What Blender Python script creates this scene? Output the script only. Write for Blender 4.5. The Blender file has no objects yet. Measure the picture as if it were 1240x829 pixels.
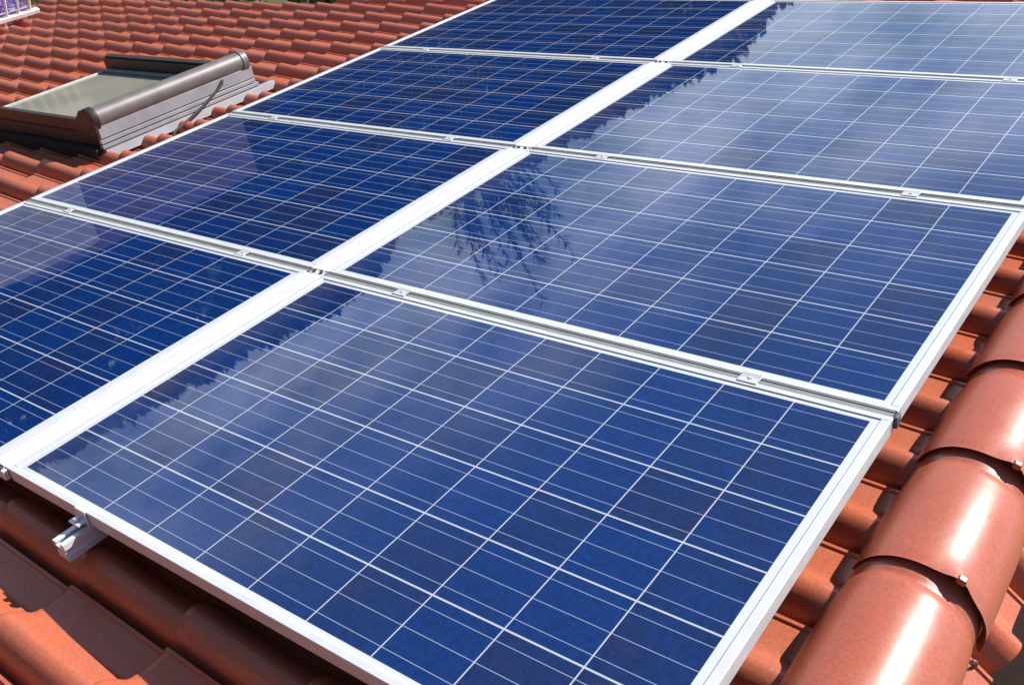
import bpy, bmesh, math, random
from mathutils import Matrix, Vector
import numpy as np

R_ = math.radians
scene = bpy.context.scene
col = scene.collection
SLOPE = 22.0                                   # roof pitch; the ridge runs along world Y
W = Matrix.Rotation(R_(-SLOPE), 4, 'Y')        # roof frame (u up the slope, v along the ridge, h off the panel glass) -> world

# ------------------------------------------------------------------ camera
Rc = ((0.78994794, 0.59580107, -0.14492531),
      (0.20823947, -0.4829781, -0.85051071),
      (-0.57673094, 0.64168001, -0.50559686))   # right / down / forward, in the roof frame
C_roof = Vector((2.1182, -0.6552, 1.2211))
cam_d = bpy.data.cameras.new('camera')
cam = bpy.data.objects.new('camera', cam_d)
col.objects.link(cam)
m = Matrix.Identity(4)
for i in range(3):
    m[i][0] = Rc[0][i]
    m[i][1] = -Rc[1][i]
    m[i][2] = -Rc[2][i]
    m[i][3] = C_roof[i]
cam.matrix_world = W @ m
cam_d.sensor_width = 36.0
cam_d.sensor_fit = 'HORIZONTAL'
cam_d.lens = 36.0 * 1203.5 / 1240.0
cam_d.clip_start = 0.02
cam_d.clip_end = 5000
scene.camera = cam

# ------------------------------------------------------------------ light
SUN = (W.to_3x3() @ Vector((0.425, 0.685, 0.592))).normalized()
sun_el = math.asin(SUN.z)
sun_az = math.atan2(SUN.x, SUN.y)
world = bpy.data.worlds.new('World')
scene.world = world
world.use_nodes = True
nt = world.node_tree
nt.nodes.clear()
wo = nt.nodes.new('ShaderNodeOutputWorld')
bg = nt.nodes.new('ShaderNodeBackground')
bg.inputs['Strength'].default_value = 0.073
sky = nt.nodes.new('ShaderNodeTexSky')
sky.sky_type = 'NISHITA'
sky.sun_disc = False
sky.sun_elevation = sun_el
sky.sun_rotation = sun_az
sky.air_density = 1.0
sky.dust_density = 0.3
sky.ozone_density = 1.6
tc = nt.nodes.new('ShaderNodeTexCoord')
mp = nt.nodes.new('ShaderNodeMapping')
mp.inputs['Scale'].default_value = (1.5, 1.5, 3.2)
mp.inputs['Location'].default_value = (0.35, 0.1, 0.2)
cn = nt.nodes.new('ShaderNodeTexNoise')
cn.inputs['Scale'].default_value = 2.9
cn.inputs['Detail'].default_value = 7
cn.inputs['Roughness'].default_value = 0.55
cr = nt.nodes.new('ShaderNodeValToRGB')
cr.color_ramp.elements[0].position = 0.36
cr.color_ramp.elements[1].position = 0.75
cmix = nt.nodes.new('ShaderNodeMixRGB')
cmix.inputs['Color2'].default_value = (19.0, 20.5, 23.5, 1)
L = nt.links.new
L(tc.outputs['Generated'], mp.inputs['Vector'])
L(mp.outputs['Vector'], cn.inputs['Vector'])
L(cn.outputs['Fac'], cr.inputs['Fac'])
csep = nt.nodes.new('ShaderNodeSeparateXYZ')
L(tc.outputs['Generated'], csep.inputs[0])
cel = nt.nodes.new('ShaderNodeMapRange')             # cloud banks lie low over the horizon and thin out above
cel.interpolation_type = 'SMOOTHSTEP'
cel.inputs['From Min'].default_value = 0.15
cel.inputs['From Max'].default_value = 0.40
cel.inputs['To Min'].default_value = 1.0
cel.inputs['To Max'].default_value = 0.03
L(csep.outputs['Z'], cel.inputs['Value'])
cmul = nt.nodes.new('ShaderNodeMath'); cmul.operation = 'MULTIPLY'
L(cr.outputs['Color'], cmul.inputs[0]); L(cel.outputs['Result'], cmul.inputs[1])
L(cmul.outputs[0], cmix.inputs['Fac'])
L(sky.outputs['Color'], cmix.inputs['Color1'])
L(cmix.outputs['Color'], bg.inputs['Color'])
L(bg.outputs['Background'], wo.inputs['Surface'])

sd = bpy.data.lights.new('sun', 'SUN')
sd.energy = 5.0
sd.angle = R_(0.55)
sd.color = (1.0, 0.95, 0.87)
so = bpy.data.objects.new('sun', sd)
so.rotation_euler = (-SUN).to_track_quat('-Z', 'Y').to_euler()
so.location = SUN * 30
col.objects.link(so)
scene.view_settings.view_transform = 'Standard'
scene.view_settings.look = 'None'
scene.view_settings.gamma = 1
scene.view_settings.exposure = 0.70

# ------------------------------------------------------------------ helpers
def tag(o, label=None, cat=None, group=None, kind=None):
    if label: o['label'] = label
    if cat: o['category'] = cat
    if group: o['group'] = group
    if kind: o['kind'] = kind
    return o

def empty(name, loc=(0, 0, 0), roof=True):
    o = bpy.data.objects.new(name, None)
    col.objects.link(o)
    o.empty_display_size = 0.1
    if roof:
        o.location = W @ Vector(loc)
        o.rotation_euler = (0, R_(-SLOPE), 0)
    else:
        o.location = loc
    return o

class MB:
    def __init__(s):
        s.v = []; s.f = []
    def add(s, vs, fs):
        b = len(s.v)
        s.v.extend(tuple(p) for p in vs)
        s.f.extend(tuple(i + b for i in f) for f in fs)
    def box(s, x0, x1, y0, y1, z0, z1):
        s.add([(x0, y0, z0), (x1, y0, z0), (x1, y1, z0), (x0, y1, z0), (x0, y0, z1), (x1, y0, z1), (x1, y1, z1), (x0, y1, z1)],
              [(3, 2, 1, 0), (4, 5, 6, 7), (0, 1, 5, 4), (1, 2, 6, 5), (2, 3, 7, 6), (3, 0, 4, 7)])
    def prism(s, prof, axis, a0, a1):
        """closed 2-D profile extruded along x or y (profile is (y,z) or (x,z))"""
        n = len(prof)
        vs = []
        for a in (a0, a1):
            for p, z in prof:
                vs.append((a, p, z) if axis == 'x' else (p, a, z))
        fs = [(i, (i + 1) % n, n + (i + 1) % n, n + i) for i in range(n)]
        fs += [tuple(range(n - 1, -1, -1)), tuple(range(n, 2 * n))]
        s.add(vs, fs)
    def tube(s, pts, r, n=10, caps=True):
        pts = [Vector(p) for p in pts]
        rs = r if isinstance(r, (list, tuple)) else [r] * len(pts)
        rings = []
        for i, p in enumerate(pts):
            d = (pts[min(i + 1, len(pts) - 1)] - pts[max(i - 1, 0)]).normalized()
            a = d.orthogonal().normalized() if i == 0 else (a - d * a.dot(d)).normalized()
            b = d.cross(a)
            rings.append([p + (a * math.cos(t) + b * math.sin(t)) * rs[i] for t in [2 * math.pi * k / n for k in range(n)]])
        vs = [q for r_ in rings for q in r_]
        fs = []
        for i in range(len(pts) - 1):
            for k in range(n):
                fs.append((i * n + k, i * n + (k + 1) % n, (i + 1) * n + (k + 1) % n, (i + 1) * n + k))
        if caps:
            fs += [tuple(range(n - 1, -1, -1)), tuple(range((len(pts) - 1) * n, len(pts) * n))]
        s.add(vs, fs)
    def build(s, name, mat, parent=None, smooth=35, bevel=0, seg=2, fix=True):
        me = bpy.data.meshes.new(name)
        me.from_pydata(s.v, [], s.f)
        if fix:
            bm = bmesh.new(); bm.from_mesh(me)
            bmesh.ops.recalc_face_normals(bm, faces=bm.faces)
            bm.to_mesh(me); bm.free()
        if smooth:
            me.polygons.foreach_set('use_smooth', [True] * len(me.polygons))
            me.set_sharp_from_angle(angle=R_(smooth))
        if mat: me.materials.append(mat)
        o = bpy.data.objects.new(name, me)
        col.objects.link(o)
        if parent: o.parent = parent
        if bevel:
            b = o.modifiers.new('bevel', 'BEVEL'); b.width = bevel; b.segments = seg; b.limit_method = 'ANGLE'; b.angle_limit = R_(40)
        return o

def mat(name, base, rough=0.5, metal=0.0, ior=1.5, spec=None):
    m = bpy.data.materials.new(name); m.use_nodes = True
    b = m.node_tree.nodes['Principled BSDF']
    b.inputs['Base Color'].default_value = (*base, 1)
    b.inputs['Roughness'].default_value = rough
    b.inputs['Metallic'].default_value = metal
    b.inputs['IOR'].default_value = ior
    return m, m.node_tree, b

def noisy(name, c1, c2, scale=8, rough=0.5, metal=0.0, bump=0.0, bscale=60, detail=6, rvar=0.0, lo=0.35, hi=0.65):
    """two-tone noise material on object coordinates"""
    m, t, b = mat(name, c1, rough, metal)
    tcn = t.nodes.new('ShaderNodeTexCoord')
    n = t.nodes.new('ShaderNodeTexNoise'); n.inputs['Scale'].default_value = scale; n.inputs['Detail'].default_value = detail
    r = t.nodes.new('ShaderNodeValToRGB')
    r.color_ramp.elements[0].position = lo; r.color_ramp.elements[1].position = hi
    r.color_ramp.elements[0].color = (*c1, 1); r.color_ramp.elements[1].color = (*c2, 1)
    t.links.new(tcn.outputs['Object'], n.inputs['Vector'])
    t.links.new(n.outputs['Fac'], r.inputs['Fac'])
    t.links.new(r.outputs['Color'], b.inputs['Base Color'])
    if rvar:
        mr = t.nodes.new('ShaderNodeMapRange')
        mr.inputs['To Min'].default_value = rough - rvar; mr.inputs['To Max'].default_value = rough + rvar
        t.links.new(n.outputs['Fac'], mr.inputs['Value']); t.links.new(mr.outputs['Result'], b.inputs['Roughness'])
    if bump:
        n2 = t.nodes.new('ShaderNodeTexNoise'); n2.inputs['Scale'].default_value = bscale; n2.inputs['Detail'].default_value = 4
        bp = t.nodes.new('ShaderNodeBump'); bp.inputs['Strength'].default_value = bump; bp.inputs['Distance'].default_value = 0.002
        t.links.new(tcn.outputs['Object'], n2.inputs['Vector'])
        t.links.new(n2.outputs['Fac'], bp.inputs['Height']); t.links.new(bp.outputs['Normal'], b.inputs['Normal'])
    return m

def tile_material(name, c1, c2, c3, rough, bump, dirt=0.5):
    """glazed clay: a tone per tile (attribute 'tone'), blotches, grime and specks"""
    m, t, b = mat(name, c1, rough)
    N = t.nodes.new; K = t.links.new
    tcn = N('ShaderNodeTexCoord')
    at = N('ShaderNodeAttribute'); at.attribute_name = 'tone'
    mx = N('ShaderNodeMixRGB'); mx.inputs['Color1'].default_value = (*c1, 1); mx.inputs['Color2'].default_value = (*c2, 1)
    K(at.outputs['Fac'], mx.inputs['Fac'])
    n = N('ShaderNodeTexNoise'); n.inputs['Scale'].default_value = 9; n.inputs['Detail'].default_value = 8; n.inputs['Roughness'].default_value = 0.65
    K(tcn.outputs['Object'], n.inputs['Vector'])
    r = N('ShaderNodeValToRGB'); r.color_ramp.elements[0].position = 0.45; r.color_ramp.elements[1].position = 0.75
    K(n.outputs['Fac'], r.inputs['Fac'])
    ml = N('ShaderNodeMath'); ml.operation = 'MULTIPLY'; ml.inputs[1].default_value = dirt
    K(r.outputs['Color'], ml.inputs[0])
    m2 = N('ShaderNodeMixRGB'); m2.inputs['Color2'].default_value = (*c3, 1)
    K(ml.outputs[0], m2.inputs['Fac']); K(mx.outputs['Color'], m2.inputs['Color1'])
    # small dark and pale specks
    n3 = N('ShaderNodeTexNoise'); n3.inputs['Scale'].default_value = 170; n3.inputs['Detail'].default_value = 2
    K(tcn.outputs['Object'], n3.inputs['Vector'])
    r3 = N('ShaderNodeMapRange'); r3.inputs['From Min'].default_value = 0.3; r3.inputs['From Max'].default_value = 0.7
    r3.inputs['To Min'].default_value = 0.86; r3.inputs['To Max'].default_value = 1.12
    K(n3.outputs['Fac'], r3.inputs['Value'])
    m3 = N('ShaderNodeMixRGB'); m3.blend_type = 'MULTIPLY'; m3.inputs['Fac'].default_value = 1
    K(m2.outputs['Color'], m3.inputs['Color1']); K(r3.outputs['Result'], m3.inputs['Color2'])
    K(m3.outputs['Color'], b.inputs['Base Color'])
    rr = N('ShaderNodeMapRange'); rr.inputs['To Min'].default_value = rough - 0.08; rr.inputs['To Max'].default_value = rough + 0.22
    K(n.outputs['Fac'], rr.inputs['Value']); K(rr.outputs['Result'], b.inputs['Roughness'])
    n2 = N('ShaderNodeTexNoise'); n2.inputs['Scale'].default_value = 45; n2.inputs['Detail'].default_value = 5
    K(tcn.outputs['Object'], n2.inputs['Vector'])
    bp = N('ShaderNodeBump'); bp.inputs['Strength'].default_value = bump; bp.inputs['Distance'].default_value = 0.003
    K(n2.outputs['Fac'], bp.inputs['Height']); K(bp.outputs['Normal'], b.inputs['Normal'])
    return m

def math_node(t, op, a, b=None, c=None):
    n = t.nodes.new('ShaderNodeMath'); n.operation = op
    for i, x in enumerate((a, b, c)):
        if x is None: continue
        if isinstance(x, (int, float)): n.inputs[i].default_value = x
        else: t.links.new(x, n.inputs[i])
    return n.outputs[0]

# ------------------------------------------------------------------ materials
M = {}
M['tile'] = tile_material('roof_tile', (0.46, 0.106, 0.048), (0.42, 0.122, 0.070), (0.32, 0.112, 0.078), 0.26, 0.12, 0.55)
M['cap'] = tile_material('ridge_cap_tile', (0.38, 0.086, 0.046), (0.40, 0.102, 0.060), (0.29, 0.078, 0.050), 0.29, 0.10, 0.35)
M['frame'] = noisy('panel_frame', (0.69, 0.70, 0.73), (0.63, 0.64, 0.67), 22, 0.36, 0.25)
M['alu'] = noisy('aluminium', (0.76, 0.78, 0.81), (0.68, 0.70, 0.73), 30, 0.34, 0.25)
M['channel'] = noisy('channel_aluminium', (0.30, 0.305, 0.30), (0.25, 0.255, 0.25), 20, 0.5, 0.3)
M['cover'] = noisy('cover_strip', (0.71, 0.71, 0.715), (0.65, 0.65, 0.655), 16, 0.42, 0.12)
M['dark_metal'] = noisy('dark_metal', (0.05, 0.05, 0.055), (0.09, 0.09, 0.09), 30, 0.45, 0.5)
M['end_metal'] = noisy('end_cap_metal', (0.14, 0.145, 0.16), (0.10, 0.105, 0.115), 30, 0.5, 0.4)
M['clamp'] = noisy('clamp_aluminium', (0.60, 0.61, 0.63), (0.53, 0.54, 0.56), 30, 0.42, 0.3)
M['back'] = noisy('panel_back', (0.020, 0.020, 0.022), (0.014, 0.014, 0.015), 8, 0.6)  # near-black colour, set to deepen the shade under the panels
M['steel'] = noisy('steel_clip', (0.22, 0.17, 0.15), (0.14, 0.10, 0.09), 40, 0.5, 0.6)
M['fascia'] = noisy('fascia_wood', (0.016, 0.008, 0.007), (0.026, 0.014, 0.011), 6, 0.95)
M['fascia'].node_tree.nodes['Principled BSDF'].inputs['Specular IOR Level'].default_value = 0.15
M['render_wall'] = noisy('pale_render', (0.48, 0.46, 0.43), (0.42, 0.40, 0.37), 3, 0.85, 0, 0.2)
M['brown_clad'] = noisy('brown_cladding', (0.028, 0.021, 0.022), (0.042, 0.032, 0.032), 9, 0.5, 0.1)
M['grey_clad'] = noisy('grey_cladding', (0.30, 0.30, 0.335), (0.25, 0.25, 0.285), 12, 0.6, 0.1)
M['box_clad'] = noisy('awning_cladding', (0.165, 0.148, 0.150), (0.135, 0.120, 0.122), 12, 0.48, 0.2)
M['rubber_shade'] = noisy('rubber_shade', (0.012, 0.012, 0.012), (0.02, 0.02, 0.02), 40, 0.7)
M['pale_trim'] = noisy('pale_trim', (0.55, 0.55, 0.52), (0.45, 0.45, 0.42), 20, 0.5)
M['white_paint'] = noisy('white_paint', (0.80, 0.79, 0.78), (0.72, 0.71, 0.70), 20, 0.4)
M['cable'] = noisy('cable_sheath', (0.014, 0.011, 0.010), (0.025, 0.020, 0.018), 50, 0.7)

def cell_material():
    m, t, b = mat('solar_cells', (0.02, 0.05, 0.2), 0.02, 0, 1.56)
    N = t.nodes.new; K = t.links.new
    tcn = N('ShaderNodeTexCoord'); sp = N('ShaderNodeSeparateXYZ'); K(tcn.outputs['Object'], sp.inputs[0])
    oi = N('ShaderNodeObjectInfo')
    P = 0.158
    cx = math_node(t, 'DIVIDE', math_node(t, 'SUBTRACT', sp.outputs['X'], 0.035), P)
    cy = math_node(t, 'DIVIDE', math_node(t, 'SUBTRACT', sp.outputs['Y'], 0.026), P)
    ix = math_node(t, 'FLOOR', cx); iy = math_node(t, 'FLOOR', cy)
    fx = math_node(t, 'FRACT', cx); fy = math_node(t, 'FRACT', cy)
    def edge(fr, w):      # 1 inside a gap of half-width w (in cells)
        d = math_node(t, 'ABSOLUTE', math_node(t, 'SUBTRACT', fr, 0.5))
        return math_node(t, 'GREATER_THAN', d, 0.5 - w)
    gap = math_node(t, 'MAXIMUM', edge(fx, 0.0085), edge(fy, 0.0125))
    ox = math_node(t, 'MAXIMUM', math_node(t, 'LESS_THAN', cx, 0.004), math_node(t, 'GREATER_THAN', cx, 9.996))
    oy = math_node(t, 'MAXIMUM', math_node(t, 'LESS_THAN', cy, 0.004), math_node(t, 'GREATER_THAN', cy, 5.996))
    outside = math_node(t, 'MAXIMUM', ox, oy)
    white = math_node(t, 'MAXIMUM', gap, outside)
    # three bus bars a cell
    f3 = math_node(t, 'FRACT', math_node(t, 'MULTIPLY', fy, 3.0))
    bus = math_node(t, 'LESS_THAN', math_node(t, 'ABSOLUTE', math_node(t, 'SUBTRACT', f3, 0.5)), 0.0155)
    # a tone for every cell, and the crystals in it
    cv = N('ShaderNodeCombineXYZ'); K(ix, cv.inputs[0]); K(iy, cv.inputs[1])
    K(math_node(t, 'MULTIPLY', oi.outputs['Random'], 91.0), cv.inputs[2])
    wn = N('ShaderNodeTexWhiteNoise'); wn.noise_dimensions = '3D'; K(cv.outputs[0], wn.inputs['Vector'])
    off = N('ShaderNodeVectorMath'); off.operation = 'MULTIPLY_ADD'
    K(wn.outputs['Color'], off.inputs[0]); off.inputs[1].default_value = (7, 7, 7); K(tcn.outputs['Object'], off.inputs[2])
    vo = N('ShaderNodeTexVoronoi'); vo.inputs['Scale'].default_value = 125; K(off.outputs[0], vo.inputs['Vector'])
    sv = N('ShaderNodeSeparateColor'); K(vo.outputs['Color'], sv.inputs[0])
    big = N('ShaderNodeTexNoise'); big.inputs['Scale'].default_value = 9; big.inputs['Detail'].default_value = 3; K(off.outputs[0], big.inputs['Vector'])
    ramp = N('ShaderNodeValToRGB'); e = ramp.color_ramp.elements
    e[0].position = 0.0; e[0].color = (0.0014, 0.0225, 0.132, 1)
    e[1].position = 1.0; e[1].color = (0.017, 0.019, 0.074, 1)
    x = e.new(0.45); x.color = (0.0021, 0.0215, 0.114, 1)
    x = e.new(0.72); x.color = (0.0060, 0.0180, 0.084, 1)
    s1 = math_node(t, 'ADD', math_node(t, 'MULTIPLY', wn.outputs['Value'], 0.62), math_node(t, 'MULTIPLY', big.outputs['Fac'], 0.75))
    s1 = math_node(t, 'SUBTRACT', s1, 0.26)
    K(s1, ramp.inputs['Fac'])
    br = N('ShaderNodeMapRange'); br.inputs['To Min'].default_value = 0.84; br.inputs['To Max'].default_value = 1.16
    K(sv.outputs[0], br.inputs['Value'])
    mu = N('ShaderNodeMixRGB'); mu.blend_type = 'MULTIPLY'; mu.inputs['Fac'].default_value = 1
    K(ramp.outputs['Color'], mu.inputs['Color1']); K(br.outputs['Result'], mu.inputs['Color2'])
    m1 = N('ShaderNodeMixRGB'); m1.inputs['Color2'].default_value = (0.21, 0.26, 0.38, 1)
    K(bus, m1.inputs['Fac']); K(mu.outputs['Color'], m1.inputs['Color1'])
    wc = N('ShaderNodeMixRGB'); wc.inputs['Color1'].default_value = (0.40, 0.43, 0.50, 1); wc.inputs['Color2'].default_value = (0.54, 0.57, 0.61, 1)
    K(outside, wc.inputs['Fac'])
    m2 = N('ShaderNodeMixRGB'); K(wc.outputs['Color'], m2.inputs['Color2'])
    K(white, m2.inputs['Fac']); K(m1.outputs['Color'], m2.inputs['Color1'])
    # dust washed down to the lower (short) edge and a thin film elsewhere
    dn = N('ShaderNodeTexNoise'); dn.inputs['Scale'].default_value = 14; dn.inputs['Detail'].default_value = 8; dn.inputs['Roughness'].default_value = 0.7
    K(tcn.outputs['Object'], dn.inputs['Vector'])
    de = N('ShaderNodeMapRange'); de.inputs['From Min'].default_value = 0.02; de.inputs['From Max'].default_value = 0.16
    de.inputs['To Min'].default_value = 0.30; de.inputs['To Max'].default_value = 0.018
    K(sp.outputs['X'], de.inputs['Value'])
    df = math_node(t, 'MULTIPLY', de.outputs['Result'], math_node(t, 'POWER', dn.outputs['Fac'], 1.6))
    md = N('ShaderNodeMixRGB'); md.inputs['Color2'].default_value = (0.30, 0.28, 0.25, 1)
    K(df, md.inputs['Fac']); K(m2.outputs['Color'], md.inputs['Color1'])
    K(md.outputs['Color'], b.inputs['Base Color'])
    # the glass is rolled: a faint waviness
    gn = N('ShaderNodeTexNoise'); gn.inputs['Scale'].default_value = 5; gn.inputs['Detail'].default_value = 2; K(tcn.outputs['Object'], gn.inputs['Vector'])
    bp = N('ShaderNodeBump'); bp.inputs['Strength'].default_value = 0.05; bp.inputs['Distance'].default_value = 0.004
    K(gn.outputs['Fac'], bp.inputs['Height']); K(bp.outputs['Normal'], b.inputs['Normal'])
    return m
M['cells'] = cell_material()

def foliage_material(name, c1, c2, c3, scale=0.6):
    m = noisy(name, c1, c2, scale, 0.6)
    t = m.node_tree; b = t.nodes['Principled BSDF']
    at = t.nodes.new('ShaderNodeAttribute'); at.attribute_name = 'tone'
    mx = t.nodes.new('ShaderNodeMixRGB'); mx.inputs['Color2'].default_value = (*c3, 1)
    src = b.inputs['Base Color'].links[0].from_socket
    t.links.new(at.outputs['Fac'], mx.inputs['Fac']); t.links.new(src, mx.inputs['Color1'])
    t.links.new(mx.outputs['Color'], b.inputs['Base Color'])
    return m
M['leaf'] = foliage_material('leaf', (0.030, 0.065, 0.016), (0.055, 0.10, 0.025), (0.10, 0.14, 0.045))
M['wood_leaf'] = foliage_material('far_leaf', (0.022, 0.045, 0.016), (0.035, 0.065, 0.022), (0.05, 0.08, 0.03), 0.15)
M['needle'] = foliage_material('long_leaf', (0.022, 0.045, 0.014), (0.035, 0.06, 0.02), (0.05, 0.08, 0.028))
M['bark'] = noisy('bark', (0.10, 0.075, 0.055), (0.06, 0.045, 0.035), 5, 0.85, 0, 0.6, 20)
M['petal'] = foliage_material('petals', (0.30, 0.20, 0.55), (0.42, 0.32, 0.66), (0.60, 0.52, 0.78), 12)

# ------------------------------------------------------------------ the ground and hills
GZ = -6.2
gm = noisy('garden_grass', (0.045, 0.075, 0.022), (0.085, 0.105, 0.04), 0.35, 0.9, 0, 0.8, 6, 10)
g = MB(); n = 24
for j in range(n + 1):
    for i in range(n + 1):
        x = ((i / n) * 2 - 1); y = ((j / n) * 2 - 1)
        g.v.append((3000 * x * abs(x), 3000 * y * abs(y), GZ))
for j in range(n):
    for i in range(n):
        a = j * (n + 1) + i
        g.f.append((a, a + 1, a + n + 2, a + n + 1))
tag(g.build('ground', gm, fix=False), kind='structure')

random.seed(4)
hm = noisy('hill_woods', (0.020, 0.040, 0.016), (0.040, 0.062, 0.026), 0.05, 0.95, 0, 1.0, 0.6, 8)
h = MB(); na, nr = 160, 10
for i in range(na + 1):
    az = R_(-125 + 110 * i / na)
    d = math.degrees(az)
    top = 18 + 2.5 * math.sin(d * 0.11 + 1) + 1.5 * math.sin(d * 0.31) + 0.8 * math.sin(d * 0.83 + 2)
    top *= min(1, max(0.25, (-24 - d) / 12))
    for j in range(nr + 1):
        r = 110 + 16 * j
        z = GZ + (top + 6) * math.sin(min(1, j / 6) * math.pi / 2) + random.uniform(-0.6, 0.6) * (j > 0) - (0.3 if j == 0 else 0)
        h.v.append((r * math.sin(az), r * math.cos(az), z))
for i in range(na):
    for j in range(nr):
        a = i * (nr + 1) + j
        h.f.append((a, a + 1, a + nr + 2, a + nr + 1))
tag(h.build('hills', hm, smooth=80, fix=True), kind='structure')

# ------------------------------------------------------------------ the house roof
house = empty('house', (0, 0, 0))
tag(house, 'house roof of orange clay tiles carrying the solar panels and skylight', 'house')
TU, TV = 0.347, 0.2125           # cover length up the slope, cover width along the ridge
U_STEP, V_SEAM = 0.283, -0.098   # a course line and a side seam seen in front of the panels
PAN = -0.172
def prof(t):                     # height of the tile across its width: roll first, then the pan
    if t < 0.27:
        return -0.022 + 0.075 * math.sqrt(max(0, 1 - ((0.27 - t) / 0.27) ** 2))
    if t < 0.58:
        s = (t - 0.27) / 0.31
        return 0.053 - (0.053 - 0.010) * (s * s * (3 - 2 * s))
    if t < 0.90:
        return 0.010
    if t < 0.942:
        return 0.0145
    return -0.022
TT = [0, 0.012, 0.035, 0.07, 0.11, 0.16, 0.19, 0.23, 0.27, 0.32, 0.40, 0.45, 0.50, 0.55, 0.62, 0.75, 0.895, 0.905, 0.938, 0.946, 0.995]
random.seed(11)
tv, tf, tone = [], [], []
U_MIN, U_MAX, V_MIN, V_MAX = -7.25, 1.70, -1.2, 4.95
ku0 = math.floor((U_MIN - U_STEP) / TU); ku1 = math.ceil((U_MAX - U_STEP) / TU)
kv0 = math.floor((V_MIN - V_SEAM) / TV); kv1 = math.floor((V_MAX - V_SEAM) / TV)
for a in range(ku0, ku1):
    for b_ in range(kv0, kv1):
        u0 = U_STEP + a * TU; v0 = V_SEAM + b_ * TV
        if v0 + TV > 4.50 + max(0, u0 + 4.6) * 0.085: continue
        dz = random.uniform(-0.0025, 0.0025); ds = random.uniform(-0.006, 0.006); dt = random.uniform(-0.005, 0.005)
        rot = random.uniform(-0.006, 0.006)
        tn = random.random()
        us = [u0, u0, u0 + 0.006, u0 + 0.02, u0 + TU * 0.5, u0 + TU + 0.03]
        if us[-1] > U_MAX: us[-1] = U_MAX
        base = len(tv)
        nT = len(TT)
        for k, uu in enumerate(us):
            fr = (uu - u0) / TU
            lift = 0.027 * (1 - fr)
            for q, t in enumerate(TT):
                hh = PAN + prof(t) + lift + dz + dt * (t - 0.5)
                if k == 0: hh -= 0.028
                if k == 1: hh -= 0.004
                # the lower end of the roll is drawn a little forward and swollen
                hh += 0.004 * math.exp(-((uu - u0) / 0.04) ** 2) * (1 if t < 0.5 else 0)
                tv.append((uu + ds + rot * (t - 0.5) * TV * 4, v0 + t * TV, hh))
        # side skirts close the sheet at its seam
        for k in range(len(us) - 1):
            for q in range(nT - 1):
                i0 = base + k * nT + q
                tf.append((i0, i0 + nT, i0 + nT + 1, i0 + 1)); tone.append(tn)
        sk = len(tv)
        for k, uu in enumerate(us):
            p = tv[base + k * nT]
            tv.append((p[0], p[1] - 0.0005, p[2] - 0.03))
        for k in range(len(us) - 1):
            tf.append((base + k * nT, sk + k, sk + k + 1, base + (k + 1) * nT)); tone.append(tn)
me = bpy.data.meshes.new('roof_tiles')
me.from_pydata(tv, [], [f[::-1] for f in tf])
me.polygons.foreach_set('use_smooth', [True] * len(me.polygons))
me.set_sharp_from_angle(angle=R_(38))
at = me.attributes.new('tone', 'FLOAT', 'FACE'); at.data.foreach_set('value', tone)
me.materials.append(M['tile'])
o = bpy.data.objects.new('roof_tiles', me); col.objects.link(o); o.parent = house

def set_tone(o, val):
    at = o.data.attributes.new('tone', 'FLOAT', 'FACE'); at.data.foreach_set('value', [val] * len(o.data.polygons))

# the boarding under the tiles, the eaves board and the walls
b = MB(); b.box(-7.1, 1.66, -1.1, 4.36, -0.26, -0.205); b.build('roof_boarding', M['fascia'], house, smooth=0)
# far slope beyond the ridge: one course of tiles, then the dark boarded gable side
RIDGE = Vector((1.765, 0, -0.155))
rw = W @ RIDGE
far = bpy.data.objects.new('far_slope_tiles', None)
fv, ff, ftone = [], [], []
FS = R_(22)
fbase = Vector((rw.x, 0, rw.z - 0.005))
for b_ in range(-6, kv1):
    v0 = V_SEAM - 0.03 + b_ * TV
    tn = random.random()
    base = len(fv); nT = len(TT)
    us = [0.02, 0.10, 0.19, 0.205, 0.205]
    for k, uu in enumerate(us):
        for t in TT:
            hh = prof(t) + (-0.022 if k == 4 else 0) + 0.012 * uu / 0.2 - 0.045
            x = fbase.x + uu * math.cos(FS) + hh * math.sin(FS)
            z = fbase.z - uu * math.sin(FS) + hh * math.cos(FS)
            fv.append((x, v0 + t * TV, z))
    for k in range(len(us) - 1):
        for q in range(nT - 1):
            i0 = base + k * nT + q
            ff.append((i0, i0 + nT, i0 + nT + 1, i0 + 1)); ftone.append(tn)
me = bpy.data.meshes.new('far_slope_tiles')
inv = W.inverted()
me.from_pydata([inv @ Vector(p) for p in fv], [], ff)
me.polygons.foreach_set('use_smooth', [True] * len(me.polygons)); me.set_sharp_from_angle(angle=R_(38))
at = me.attributes.new('tone', 'FLOAT', 'FACE'); at.data.foreach_set('value', ftone)
me.materials.append(M['tile'])
o = bpy.data.objects.new('far_slope_tiles', me); col.objects.link(o); o.parent = house
bpy.data.objects.remove(far)

def world_part(mb, name, material, **k):
    mb.v = [tuple(inv @ Vector(p)) for p in mb.v]
    return mb.build(name, material, house, **k)
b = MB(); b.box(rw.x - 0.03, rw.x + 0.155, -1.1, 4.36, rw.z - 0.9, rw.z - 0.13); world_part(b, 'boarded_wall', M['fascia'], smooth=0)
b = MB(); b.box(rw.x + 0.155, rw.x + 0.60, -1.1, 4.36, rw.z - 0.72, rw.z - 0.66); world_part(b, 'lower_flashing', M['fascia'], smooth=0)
b = MB(); b.box(-6.3, rw.x + 0.1, -1.0, 4.25, GZ - 0.1, -2.95); world_part(b, 'wall', M['render_wall'], smooth=0)
b = MB(); b.prism([(-6.3, -2.95), (rw.x + 0.1, -2.95), (rw.x + 0.1, rw.z - 0.9), (rw.x - 0.05, rw.z - 0.35)], 'y', -0.98, 4.23); world_part(b, 'gable', M['render_wall'], smooth=0)

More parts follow.
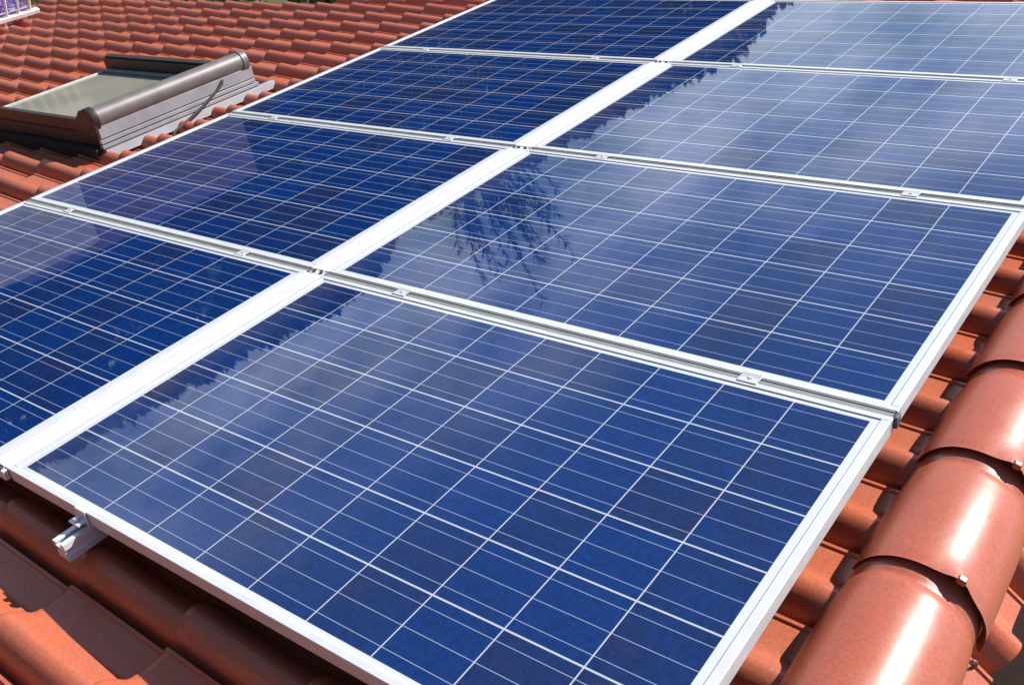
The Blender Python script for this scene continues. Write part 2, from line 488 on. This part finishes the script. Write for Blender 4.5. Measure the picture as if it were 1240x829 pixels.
# ridge caps: tapered half barrels, the near (wide) end of each lapped over the next one's narrow end
def ridge_cap(y0, first):
    """local frame upright in the world; returns the world vertices of one cap starting at y0"""
    mb = MB()
    n = 26; L_ = 0.375
    ys = [0.018, 0.0, 0.003, 0.012, 0.022, 0.034, 0.048, 0.065, 0.12, 0.2, 0.23, 0.26, 0.285, 0.299, 0.304, 0.314, 0.319, 0.345, L_]
    for k, y in enumerate(ys):
        f = y / L_
        q_ = min(1, max(0, (y - 0.20) / 0.15)); q_ = q_ * q_ * (3 - 2 * q_)
        r = 0.1205 - 0.002 * f - 0.0070 * q_
        if y <= 0.012: r -= 0.001
        if 0.30 < y < 0.318: r -= 0.0022      # a ring turned into the far end
        if k == 0: r -= 0.012
        z0 = 0.007 * (1 - f)
        for i in range(n + 1):
            a = math.pi * i / n
            ca, sa = math.cos(a), math.sin(a)
            # a slightly flattened half barrel with short straight skirts
            x = r * ca
            z = 0.94 * r * (sa ** 0.93 if sa > 0 else 0)
            # the raised nib on the crown of the near end
            if 0.0 <= y <= 0.065:
                z += 0.015 * math.exp(-((a - R_(76)) / 0.20) ** 2) * (1 - y / 0.065) ** 1.4
            mb.v.append((x, y0 + y, z + z0))
        # skirts
    for k in range(len(ys) - 1):
        for i in range(n):
            p = k * (n + 1) + i
            mb.f.append((p, p + 1, p + n + 2, p + n + 1))
    for v in range(len(mb.v)):
        x, y, z = mb.v[v]
        mb.v[v] = (x + rw.x, y, z + rw.z)
    return mb
CAP = 0.338
random.seed(5)
for k in range(-4, 13):
    y0 = 0.645 + k * CAP
    mb = ridge_cap(y0, k)
    dx = random.uniform(-0.002, 0.002)
    mb.v = [(p[0] + dx, p[1], p[2]) for p in mb.v]
    c = world_part(mb, 'ridge_cap', M['cap'], smooth=40)
    set_tone(c, random.random())
    nb = MB()
    a = R_(76); r = 0.1265
    px, pz = rw.x + r * math.cos(a), rw.z + 0.010 + 0.94 * r * math.sin(a) + 0.004
    nb.box(px - 0.008, px + 0.008, y0 - 0.002, y0 + 0.013, pz - 0.010, pz + 0.0030)
    nb.v = [tuple(inv @ Vector(p)) for p in nb.v]
    nb = nb.build('nib', M['cap'], c, bevel=0.003)
    set_tone(nb, 0.5)
    cb = MB()
    cy = y0 - 0.045
    pts = []
    for i in range(9):
        t = math.pi * (i / 8)
        pts.append((rw.x + 0.113 + 0.010 * math.sin(t), cy + 0.008 * math.sin(t), rw.z + 0.002 + 0.018 * (1 - math.cos(t)) / 2 * 1.6))
    cb.tube(pts, 0.0030, 8)
    cb.v = [tuple(inv @ Vector(p)) for p in cb.v]
    cb.build('clip', M['steel'], c)

# ------------------------------------------------------------------ solar panels
PU, PV, PH = 1.65, 1.000, 0.035
U0R, V0 = -0.035, -0.026
STEP_U, STEP_V = 1.720, 1.0237
LIP_S, LIP_L = 0.019, 0.0150      # frame lips on the short and long sides
def make_panel():
    root = empty('solar_panel')
    f = MB()
    # long members (along u), short members butt between them; a slim groove line on the short lips
    for (y0, y1) in ((0, LIP_L), (PV - LIP_L, PV)):
        f.box(0, PU, y0, y1, -PH, 0)
    for s, (x0, x1) in ((1, (0, LIP_S)), (-1, (PU - LIP_S, PU))):
        f.prism([(x0, -PH), (x1, -PH), (x1, 0), (x0, 0)], 'y', LIP_L, PV - LIP_L)
    fr = f.build('frame', M['frame'], root, smooth=30, bevel=0.0012)
    c = MB(); c.box(LIP_S - 0.002, PU - LIP_S + 0.002, LIP_L - 0.002, PV - LIP_L + 0.002, -0.0065, -0.0028)
    c.build('cell_glass', M['cells'], root, smooth=0)
    k = MB(); k.box(LIP_S, PU - LIP_S, LIP_L, PV - LIP_L, -0.012, -0.0075)
    k.build('backsheet', M['back'], root, smooth=0)
    return root
def copy_tree(o, parent=None):
    c = o.copy(); col.objects.link(c)
    if parent: c.parent = parent
    for ch in list(o.children): copy_tree(ch, c)
    return c
PL = {
 (0, 0): 'nearest blue solar panel, whole front corner over the protruding rail end',
 (0, 1): 'blue solar panel mirroring a spiky tree top, beside the ridge caps',
 (0, 2): 'blue solar panel mirroring pale cloud, third from the front on the ridge side',
 (0, 3): 'farthest blue solar panel on the ridge side, cut by the picture corner',
 (1, 0): 'dark blue solar panel at the left picture edge, below the others of its column',
 (1, 1): 'dark blue solar panel just in front of the one beside the skylight flashing',
 (1, 2): 'dark blue solar panel whose edge runs past the far end of the skylight',
 (1, 3): 'farthest dark blue solar panel on the skylight side, at the top edge',
}
proto = None
for (c_, r_), lab in PL.items():
    o = proto = make_panel() if proto is None else None
    if o is None: pass
    break
panels = []
for i, ((c_, r_), lab) in enumerate(PL.items()):
    o = proto if i == 0 else copy_tree(proto)
    o.location = W @ Vector((U0R - c_ * STEP_U, V0 + r_ * STEP_V, random.uniform(-0.001, 0.001)))
    o.rotation_euler = (random.uniform(-0.0012, 0.0012), R_(-SLOPE) + random.uniform(-0.001, 0.001), 0)
    if i == 0: o.rotation_euler = (0, R_(-SLOPE), 0)
    tag(o, lab, 'solar panel', 'solar panels on the tiled roof')
    panels.append(o)

# ------------------------------------------------------------------ channels in the gaps between the rows
SLOT = STEP_V - PV
def channel(c_, r_, lab):
    y0 = V0 + r_ * STEP_V + PV
    x0 = U0R - c_ * STEP_U
    root = empty('gap_channel', (x0, y0, 0))
    tag(root, lab, 'channel profile', 'channels between the panel rows')
    w = SLOT
    p = MB()
    a, b2 = 0.0015, w - 0.0015
    p.prism([(a, -0.031), (b2, -0.031), (b2, -0.0012), (b2 - 0.003, -0.0012), (b2 - 0.0035, -0.0032), (a + 0.0035, -0.0032), (a + 0.003, -0.0012), (a, -0.0012)],
            'x', 0.004, PU - 0.004)
    p.build('profile', M['channel'], root, smooth=30)
    for xx in (0.002, PU + 0.003):
        e = MB()
        e.prism([(0.001, -0.028), (w - 0.001, -0.028), (w - 0.001, -0.001), (0.001, -0.001)], 'x', xx - 0.004, xx + 0.004)
        e.build('end_cap', M['end_metal'], root, smooth=30, bevel=0.001)
ROWN = ['nearest', 'middle', 'farthest']
SIDE = ['ridge side', 'skylight side']
for c_ in (0, 1):
    for r_ in range(3):
        channel(c_, r_, 'grey metal channel in the %s gap between panel rows, on the %s' % (ROWN[r_], SIDE[c_]))

# ------------------------------------------------------------------ white strip between the two columns
GAPU = STEP_U - PU
SL = ['white cover strip between the two nearest panels, ending at the front edge',
      'white cover strip between the second pair of panels from the front',
      'white cover strip between the third pair of panels from the front',
      'white cover strip between the two farthest panels at the top edge']
for r_ in range(4):
    x0 = U0R - GAPU; y0 = V0 + r_ * STEP_V
    root = empty('cover_strip', (x0, y0, 0))
    tag(root, SL[r_], 'cover strip', 'cover strips between the panel columns')
    s = MB(); w = GAPU
    s.prism([(0.002, -0.014), (w - 0.002, -0.014), (w - 0.002, -0.0022), (w * 0.72, -0.0010), (w * 0.71, -0.0075), (w * 0.66, -0.0075), (w * 0.65, -0.0010),
             (w * 0.35, -0.0010), (w * 0.34, -0.0075), (w * 0.29, -0.0075), (w * 0.28, -0.0010), (0.002, -0.0022)], 'y', 0.002, PV - 0.001)
    s.build('strip', M['cover'], root, smooth=20)
    # the clamp piece closing the lower end, with two dark bolts
    e = MB(); yb = -SLOT + 0.003 if r_ else -0.012
    e.box(0.004, w - 0.004, yb, 0.0, -0.030, -0.0040)
    e.build('end_plate', M['alu'], root, smooth=30, bevel=0.0015)
    for xx in (0.020, w - 0.020):
        bb = MB(); bb.tube([(xx, yb / 2 - 0.001, -0.006), (xx, yb / 2 - 0.001, 0.0015)], 0.0058, 6)
        bb.build('bolt', M['dark_metal'], root, smooth=30)

# ------------------------------------------------------------------ rails with their clamps
RU = [0.275, 1.305, 0.275 - STEP_U + 0.01, 1.305 - STEP_U]
RLAB = ['silver mounting rail whose cut end sticks out under the front panel edge',
        'silver mounting rail under the ridge side panels, marked by clamps nearest the ridge',
        'silver mounting rail under the skylight side panels, marked by clamps nearest the skylight',
        'silver mounting rail marked by clamps just left of the white strip']
for i, u in enumerate(RU):
    root = empty('mounting_rail', (u, V0, -PH))
    tag(root, RLAB[i], 'mounting rail', 'mounting rails under the panels')
    p = MB(); q = 0.021; hh = 0.044
    p.prism([(-q, -hh), (q, -hh), (q, -0.030), (q - 0.006, -0.027), (q - 0.006, -0.017), (q, -0.014), (q, 0), (0.007, 0), (0.007, -0.004), (0.012, -0.004), (0.012, -0.012),
             (-0.012, -0.012), (-0.012, -0.004), (-0.007, -0.004), (-0.007, 0), (-q, 0), (-q, -0.014), (-q + 0.006, -0.017), (-q + 0.006, -0.027), (-q, -0.030)],
            'y', -0.070, 4.12)
    p.build('rail_profile', M['alu'], root, smooth=30)
    # end clamp at the front edge
    c = MB()
    c.prism([(0.0025, PH + 0.0030), (-0.004, PH + 0.0030), (-0.006, 0.018), (-0.026, 0.018), (-0.026, 0.0135), (-0.0015, 0.0135), (-0.0015, PH + 0.0003), (0.0025, PH + 0.0003)], 'x', -0.019, 0.019)
    c.prism([(-0.006, 0.0005), (-0.0015, 0.0005), (-0.0015, 0.0132), (-0.006, 0.0132)], 'x', -0.019, 0.019)
    c = c.build('end_clamp', M['alu'], root, smooth=30, bevel=0.0008)
    bb = MB(); bb.tube([(0, -0.016, 0.017), (0, -0.016, 0.026)], 0.0065, 6); bb.tube([(0, -0.016, 0.0), (0, -0.016, 0.017)], 0.004, 8)
    bb.build('bolt', M['clamp'], c, smooth=30)
    for r_ in range(3):
        y0 = PV + r_ * STEP_V; y1 = y0 + SLOT
        c = MB()
        c.prism([(y0 - 0.007, PH + 0.0005), (y1 + 0.007, PH + 0.0005), (y1 + 0.007, PH + 0.0022), (y1 + 0.001, PH + 0.0026), (y1 - 0.003, PH + 0.0012),
                 (y0 + 0.003, PH + 0.0012), (y0 - 0.001, PH + 0.0026), (y0 - 0.007, PH + 0.0022)], 'x', -0.023, 0.023)
        c = c.build('clamp', M['clamp'], root, smooth=30, bevel=0.0006)
        bb = MB(); bb.tube([(0, (y0 + y1) / 2, PH - 0.004), (0, (y0 + y1) / 2, PH + 0.0032)], 0.0050, 6)
        bb.build('bolt', M['clamp'], c, smooth=30)

# ------------------------------------------------------------------ skylight
SK = Vector((-2.298, 1.640, -0.176))
sk = empty('skylight', SK)
sk.scale = (1, 1, 1.11)
tag(sk, 'brown roof window with an awning roll along its upper edge', 'skylight')
DV = 0.955; DU = 1.30        # along the ridge, down the slope
f = MB()                     # sash frame: brown cladding on the near, far and lower sides
f.box(-DU, -0.012, 0.0, 0.030, 0.145, 0.193)             # near side, upper board
f.box(-DU, -0.012, 0.010, 0.060, 0.080, 0.135)           # near side, lower board (set back under a shadow gap)
f.box(-DU, -0.012, 0.020, 0.060, 0.000, 0.072)           # kerb
f.box(-DU, -0.012, DV - 0.075, DV - 0.03, 0.000, 0.170)         # far side
f.box(-DU, -0.012, DV - 0.060, DV - 0.01, 0.1715, 0.181) # its cover lip
f.box(-0.09, -0.012, 0.060, DV - 0.078, 0.0, 0.195)      # upper side
f.build('frame', M['brown_clad'], sk, smooth=30, bevel=0.002)
s = MB(); s.box(-DU + 0.02, -0.02, 0.012, 0.05, 0.135, 0.146); s.box(-DU + 0.02, -0.02, 0.022, 0.05, 0.071, 0.0815)
s.box(-DU, -0.008, -0.030, 0.0195, 0.0, 0.078)            # black strip put in for the shadow gap at the base
s.build('gasket_shade', M['rubber_shade'], sk, smooth=0)
t = MB(); t.box(-DU - 0.0, -DU + 0.022, 0.062, DV - 0.078, 0.080, 0.112); t.build('lower_trim', M['pale_trim'], sk, smooth=30, bevel=0.002)
k = MB(); k.box(-DU + 0.023, -0.091, 0.062, DV - 0.078, 0.098, 0.106)
gl = noisy('roof_window_glass', (0.22, 0.24, 0.19), (0.29, 0.28, 0.24), 2.6, 0.10)  # grey-green base stands in for greenery mirrored in the pane
k.build('glass', gl, sk, smooth=0)
i_ = MB(); i_.box(-DU + 0.024, -0.092, DV - 0.115, DV - 0.079, 0.107, 0.120)
i_.build('glazing_bead', M['grey_clad'], sk, smooth=30, bevel=0.002)
# the grey side facing the ridge: stepped covers, then the flashing that runs past the frame
c = MB()
c.box(-0.0115, 0.000, 0.004, DV, 0.112, 0.165)
c.box(-0.0115, 0.007, 0.002, DV - 0.004, 0.092, 0.1085)
c.box(-0.0115, 0.013, 0.0, DV + 0.01, 0.072, 0.088)
c.build('side_cladding', M['grey_clad'], sk, smooth=30, bevel=0.002)
c = MB(); c.prism([(-0.0115, 0.034), (0.030, 0.034), (0.018, 0.0685), (-0.0115, 0.0685)], 'y', 0.006, DV + 0.105)
c.build('flashing', M['grey_clad'], sk, smooth=30, bevel=0.002)
c = MB(); c.box(-0.03, -0.012, 0.004, DV - 0.01, -0.02, 0.11); c.build('seal', M['rubber_shade'], sk, smooth=0)
# awning roll
AX, AZ, AR = -0.036, 0.195, 0.047
a = MB(); a.tube([(AX, 0.012, AZ), (AX, DV - 0.055, AZ)], AR, 28); ab = a.build('awning_box', M['box_clad'], sk, smooth=50)
e = MB(); e.tube([(AX, DV - 0.053, AZ), (AX, DV - 0.050, AZ), (AX, DV - 0.016, AZ), (AX, DV - 0.010, AZ)], [AR + 0.001, AR + 0.004, AR + 0.004, AR - 0.004], 28)
e.tube([(AX, DV - 0.010, AZ), (AX, DV + 0.004, AZ)], 0.012, 10)
e.build('end_cap', M['box_clad'], ab, smooth=35)
e = MB(); e.tube([(AX, -0.003, AZ), (AX, 0.003, AZ), (AX, 0.030, AZ), (AX, 0.034, AZ)], [AR + 0.002, AR + 0.006, AR + 0.006, AR + 0.002], 28)
# the plate sweeps down to the sash on its left
pr = []
for i in range(13):
    tt = i / 12
    pr.append((AX - AR - 0.070 + 0.085 * tt, 0.194 + 0.046 * (tt * tt * (3 - 2 * tt))))
pr += [(AX + AR + 0.003, AZ), (AX + AR + 0.001, 0.118), (AX - AR - 0.070, 0.146)]
e.prism(pr, 'y', -0.0045, 0.0085)
e.build('end_cap', M['brown_clad'], ab, smooth=35)

# cable from the awning roll down to the tiles
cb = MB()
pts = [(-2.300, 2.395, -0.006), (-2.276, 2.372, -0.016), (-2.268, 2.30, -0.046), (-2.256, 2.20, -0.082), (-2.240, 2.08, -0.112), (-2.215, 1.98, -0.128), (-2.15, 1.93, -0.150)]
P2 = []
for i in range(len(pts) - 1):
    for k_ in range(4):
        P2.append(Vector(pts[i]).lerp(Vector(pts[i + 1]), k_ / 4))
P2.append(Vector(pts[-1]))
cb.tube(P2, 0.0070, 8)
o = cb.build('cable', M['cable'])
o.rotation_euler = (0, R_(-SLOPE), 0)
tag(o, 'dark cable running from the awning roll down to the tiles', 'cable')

# ------------------------------------------------------------------ white railing and flowers at the eaves
RA, RB = W @ Vector((-6.50, 3.22, -0.06)), W @ Vector((-6.52, 3.80, -0.05))
rl = empty('railing', (RA.x, RA.y - 0.3, RA.z), roof=False)
tag(rl, 'white metal railing with slim bars at the eaves corner', 'railing')
b = MB(); b.box(-0.022, 0.022, -0.9, 0.80, -0.018, 0.018); b.build('bottom_rail', M['white_paint'], rl, smooth=30, bevel=0.004)
b = MB(); b.box(-0.022, 0.022, -0.9, 0.80, 0.82, 0.86); b.build('top_rail', M['white_paint'], rl, smooth=30, bevel=0.004)
for i in range(15):
    y = 0.73 - i * 0.105
    b = MB(); b.tube([(0, y, 0.018), (0, y, 0.82)], 0.010, 10); b.build('baluster', M['white_paint'], rl)
b = MB(); b.box(-0.014, 0.014, 0.47, 0.498, -0.12, -0.018); b.box(-0.03, 0.03, 0.455, 0.515, -0.132, -0.120)
b.build('foot', M['pale_trim'], rl, smooth=30, bevel=0.003)

def leaf_cloud(mb, tones, centre, rad, count, size, rnd, flat=0.0, narrow=1.0):
    for _ in range(count):
        while True:
            p = Vector((rnd.uniform(-1, 1), rnd.uniform(-1, 1), rnd.uniform(-1, 1)))
            if 0.25 < p.length < 1: break
        q = Vector((centre[0] + p.x * rad[0], centre[1] + p.y * rad[1], centre[2] + p.z * rad[2]))
        a = Vector((rnd.gauss(0, 1), rnd.gauss(0, 1), rnd.gauss(0, 1))).normalized()
        b = a.orthogonal().normalized()
        s = size * rnd.uniform(0.6, 1.4)
        i0 = len(mb.v)
        mb.v += [tuple(q - a * s), tuple(q + b * s * 0.45 * narrow), tuple(q + a * s), tuple(q - b * s * 0.45 * narrow)]
        mb.f.append((i0, i0 + 1, i0 + 2, i0 + 3))
        tones.append(rnd.random())
def build_leaves(mb, tones, name, m_, parent=None):
    o = mb.build(name, m_, parent, smooth=0, fix=False)
    at = o.data.attributes.new('tone', 'FLOAT', 'FACE'); at.data.foreach_set('value', tones)
    return o
rnd = random.Random(8)
pl_ = empty('flower_box', (RA.x - 0.16, RA.y - 0.3, RA.z - 0.05), roof=False)
tag(pl_, 'box of lilac flowers behind the white railing', 'flower box')
b = MB(); b.prism([(-0.07, -0.06), (0.07, -0.06), (0.09, 0.06), (-0.09, 0.06)], 'y', -0.8, 0.75); b.build('trough', noisy('lilac_trough', (0.36, 0.30, 0.48), (0.28, 0.22, 0.42), 6, 0.6), pl_, smooth=30, bevel=0.004)
mb = MB(); tn = []
for i in range(22):
    leaf_cloud(mb, tn, (rnd.uniform(-0.03, 0.03), -0.75 + i * 0.07, 0.09), (0.08, 0.06, 0.05), 40, 0.022, rnd, narrow=1.6)
build_leaves(mb, tn, 'blossom', M['petal'], pl_)

# ------------------------------------------------------------------ garden beyond the far verge
def shrub(name, x, y, z, rx, ry, rz, label, cnt, seed, cat='shrub', m_=None, leaf=0.085):
    rnd = random.Random(seed)
    root = empty(name, (x, y, z), roof=False)
    tag(root, label, cat)
    st = MB()
    for i in range(7):
        a = rnd.uniform(0, 6.28); l_ = rnd.uniform(0.3, 0.8)
        st.tube([(0, 0, -0.05), (rx * l_ * 0.4 * math.cos(a), ry * l_ * 0.4 * math.sin(a), rz * 0.7), (rx * l_ * math.cos(a), ry * l_ * math.sin(a), rz * 1.3)], [0.04, 0.025, 0.01], 6)
    st.build('stem', M['bark'], root)
    mb = MB(); tn = []
    for i in range(16):
        a = rnd.uniform(0, 6.28); d = rnd.uniform(0, 0.75)
        leaf_cloud(mb, tn, (rx * d * math.cos(a), ry * d * math.sin(a), rz * rnd.uniform(0.5, 1.6)), (rx * 0.42, ry * 0.42, rz * 0.40), cnt // 16, leaf, rnd)
    build_leaves(mb, tn, 'foliage', m_ or M['leaf'], root)
shrub('hedge', -6.0, 10.4, GZ, 7.5, 1.5, 2.0, 'dark green hedge beyond the far edge of the roof', 26000, 21, 'hedge', leaf=0.10)

# ------------------------------------------------------------------ trees and houses mirrored in the glass
def at_az(az, d, z): return (0.3 + d * math.sin(R_(az)), 1.7 + d * math.cos(R_(az)), z)
rnd = random.Random(3)
mb = MB(); tn = []; tr = MB()
prof_el = [(-125, 7.0), (-100, 7.3), (-75, 7.4), (-64, 7.6), (-58, 7.7), (-55, 7.0), (-52.5, 5.4), (-47, 5.2), (-42, 5.0), (-37, 4.4), (-32, 4.7), (-30, 4.6), (-27, 3.2), (-24, 1.5), (-20, 0.0)]
def el_at(az):
    for (a0, e0), (a1, e1) in zip(prof_el, prof_el[1:]):
        if a0 <= az <= a1: return e0 + (e1 - e0) * (az - a0) / (a1 - a0)
    return 0
az = -124.0
while az < -21:
    d = rnd.uniform(38, 48)
    topz = 0.65 + d * math.tan(R_(el_at(az))) + rnd.uniform(-0.30, 0.05)
    x, y, _ = at_az(az, d, 0)
    H = topz - GZ; r = rnd.uniform(2.2, 3.2)
    tr.tube([(x, y, GZ - 0.2), (x + rnd.uniform(-.3, .3), y, GZ + H * 0.4), (x, y, GZ + H * 0.85)], [0.28, 0.2, 0.06], 7)
    for i in range(15):
        f_ = rnd.uniform(0.15, 0.98)
        w = r * (1.05 - 0.75 * max(0, f_ - 0.45) / 0.55)
        a = rnd.uniform(0, 6.28); dd = rnd.uniform(0, 0.6) * w
        rr = rnd.uniform(0.45, 0.75) * w
        cz = GZ + H * f_
        cz = min(cz, topz - rr * 0.55)
        leaf_cloud(mb, tn, (x + dd * math.cos(a), y + dd * math.sin(a), cz), (rr, rr, rr * 0.7), 75, 0.34, rnd)
    for q in range(4):
        a2 = az + q * 0.35
        x2, y2, _ = at_az(a2, d, 0); t2 = 0.65 + d * math.tan(R_(el_at(a2)))
        leaf_cloud(mb, tn, (x2, y2, t2 - 1.1), (1.3, 1.3, 1.2), 90, 0.27, rnd)
    az += rnd.uniform(1.0, 1.6)
wd = build_leaves(mb, tn, 'distant_wood', M['wood_leaf'])
tag(wd, 'dark belt of trees far beyond the garden', 'wood', kind='stuff')
tro = tr.build('trunk', M['bark'], wd)

# the spiky tree
rnd = random.Random(17)
tx, ty, _ = at_az(-46.8, 16.8, 0)
root = empty('tree', (tx, ty, GZ), roof=False)
tag(root, 'tall tree with upright shoots of long narrow leaves, mirrored in the panel glass', 'tree')
Z_SH = -1.5
t = MB(); t.tube([(0, 0, -0.2), (0.1, 0.05, 3), (0.0, 0.1, 6.0), (0.05, 0, 8.8)], [0.26, 0.2, 0.14, 0.05], 10)
t.build('trunk', M['bark'], root)
br = MB(); mb = MB(); tn = []
for i in range(90):
    z0 = rnd.uniform(2.6, 8.0)
    a = rnd.uniform(0, 6.28)
    out = rnd.uniform(0.3, 2.0) * (1.0 - 0.35 * (z0 - 2.6) / 5.4)
    top = z0 + rnd.uniform(1.2, 2.9)
    pts = []
    for k_ in range(9):
        s = k_ / 8
        pts.append(Vector((out * math.sin(s * 1.4) * math.cos(a), out * math.sin(s * 1.4) * math.sin(a), z0 + (top - z0) * s ** 1.3)))
    br.tube(pts, [0.045 * (1 - 0.9 * k_ / 8) for k_ in range(9)], 5)
    for k_ in range(60):
        s = rnd.uniform(0.25, 1.0)
        j = min(7, int(s * 8)); p = pts[j].lerp(pts[j + 1], s * 8 - j)
        d = (pts[j + 1] - pts[j]).normalized()
        side = Vector((rnd.gauss(0, 1), rnd.gauss(0, 1), rnd.gauss(0, 0.6)))
        side = (side - d * side.dot(d)).normalized()
        dr = (d * rnd.uniform(0.5, 1.0) + side * rnd.uniform(0.4, 1.0)).normalized()
        l_ = rnd.uniform(0.18, 0.38) * (1.15 - 0.5 * s)
        wv = dr.cross(Vector((rnd.gauss(0, 1), rnd.gauss(0, 1), rnd.gauss(0, 1)))).normalized() * 0.017
        i0 = len(mb.v)
        mb.v += [tuple(p), tuple(p + dr * l_ * 0.4 + wv), tuple(p + dr * l_), tuple(p + dr * l_ * 0.4 - wv)]
        mb.f.append((i0, i0 + 1, i0 + 2, i0 + 3)); tn.append(rnd.random())
br.build('branch', M['bark'], root)
build_leaves(mb, tn, 'foliage', M['needle'], root)

# two houses across the garden
def neighbour(name, az, d, w, dep, wall_h, roof_h, turn, wallm, roofm, label):
    x, y, _ = at_az(az, d, 0)
    root = empty(name, (x, y, GZ), roof=False)
    root.rotation_euler = (0, 0, R_(turn))
    tag(root, label, 'house')
    b = MB(); b.prism([(-dep / 2, -0.1), (dep / 2, -0.1), (dep / 2, wall_h), (0, wall_h + roof_h - 0.12), (-dep / 2, wall_h)], 'x', -w / 2, w / 2)
    b.build('wall', wallm, root, smooth=0)
    r = MB()
    for s in (-1, 1):
        pr = [(0, wall_h + roof_h), (s * (dep / 2 + 0.4), wall_h - 0.25), (s * (dep / 2 + 0.4), wall_h - 0.05), (0, wall_h + roof_h + 0.2)]
        r.prism(pr, 'x', -w / 2 - 0.3, w / 2 + 0.3)
    r.build('roof', roofm, root, smooth=0)
    gm_, _, _ = mat('window_glass', (0.03, 0.035, 0.04), 0.05)
    for s in (-1, 1):
        for i in range(3):
            xx = -w / 2 + w * (i + 0.5) / 3
            for zz in (1.0, 3.6):
                if zz + 1.3 > wall_h: continue
                f = MB(); yo = s * (dep / 2)
                f.box(xx - 0.55, xx + 0.55, yo - 0.05, yo + 0.05, zz, zz + 0.07); f.box(xx - 0.55, xx + 0.55, yo - 0.05, yo + 0.05, zz + 1.23, zz + 1.3)
                for q in (-0.55, 0.48): f.box(xx + q, xx + q + 0.07, yo - 0.05, yo + 0.05, zz + 0.07, zz + 1.23)
                w_ = f.build('window', M['white_paint'], root, smooth=0)
                p = MB(); p.box(xx - 0.48, xx + 0.48, yo - 0.03, yo + 0.03, zz + 0.07, zz + 1.23); p.build('pane', gm_, w_, smooth=0)
neighbour('house', -82.5, 16, 6.0, 5.0, 4.1, 1.3, 72, M['render_wall'], noisy('grey_roof', (0.26, 0.25, 0.25), (0.20, 0.19, 0.19), 4, 0.8), 'pale rendered house across the garden, mirrored in the skylight side panels')
neighbour('house', -66.5, 22, 5.2, 5.0, 4.1, 1.4, 64, noisy('brick_wall', (0.13, 0.075, 0.095), (0.10, 0.06, 0.08), 14, 0.9), noisy('purple_tile', (0.085, 0.05, 0.068), (0.06, 0.038, 0.055), 18, 0.7), 'purplish brick house across the garden, mirrored in the skylight side panels')

# unseen trees added behind the camera: they keep the open sky off the faces turned that way
rnd = random.Random(31)
mb = MB(); tn = []; tr = MB()
for x, y, top in ((-13, -7.5, 4.5), (-9, -9, 6.5), (-5, -8.5, 7.5), (-1, -9.5, 8.0), (3, -8.5, 7.5), (7, -8, 6.5), (-16.5, -4.5, 4.0)):
    tr.tube([(x, y, GZ - 0.2), (x + 0.2, y, GZ + 4), (x, y, top - 1.5)], [0.32, 0.24, 0.08], 8)
    for i in range(26):
        z = rnd.uniform(GZ + 2.0, top)
        w = 2.9 * (1.05 - 0.6 * max(0, (z - GZ) / (top - GZ) - 0.5) / 0.5)
        a = rnd.uniform(0, 6.28); dd = rnd.uniform(0, 0.7) * w
        leaf_cloud(mb, tn, (x + dd * math.cos(a), y + dd * math.sin(a), z), (w * 0.6, w * 0.6, w * 0.5), 85, 0.24, rnd)
wd = build_leaves(mb, tn, 'sky_blocker_trees', M['wood_leaf'])
tag(wd, 'unseen row of dark trees added to block sky light', 'wood', kind='stuff')
tr.build('trunk', M['bark'], wd)
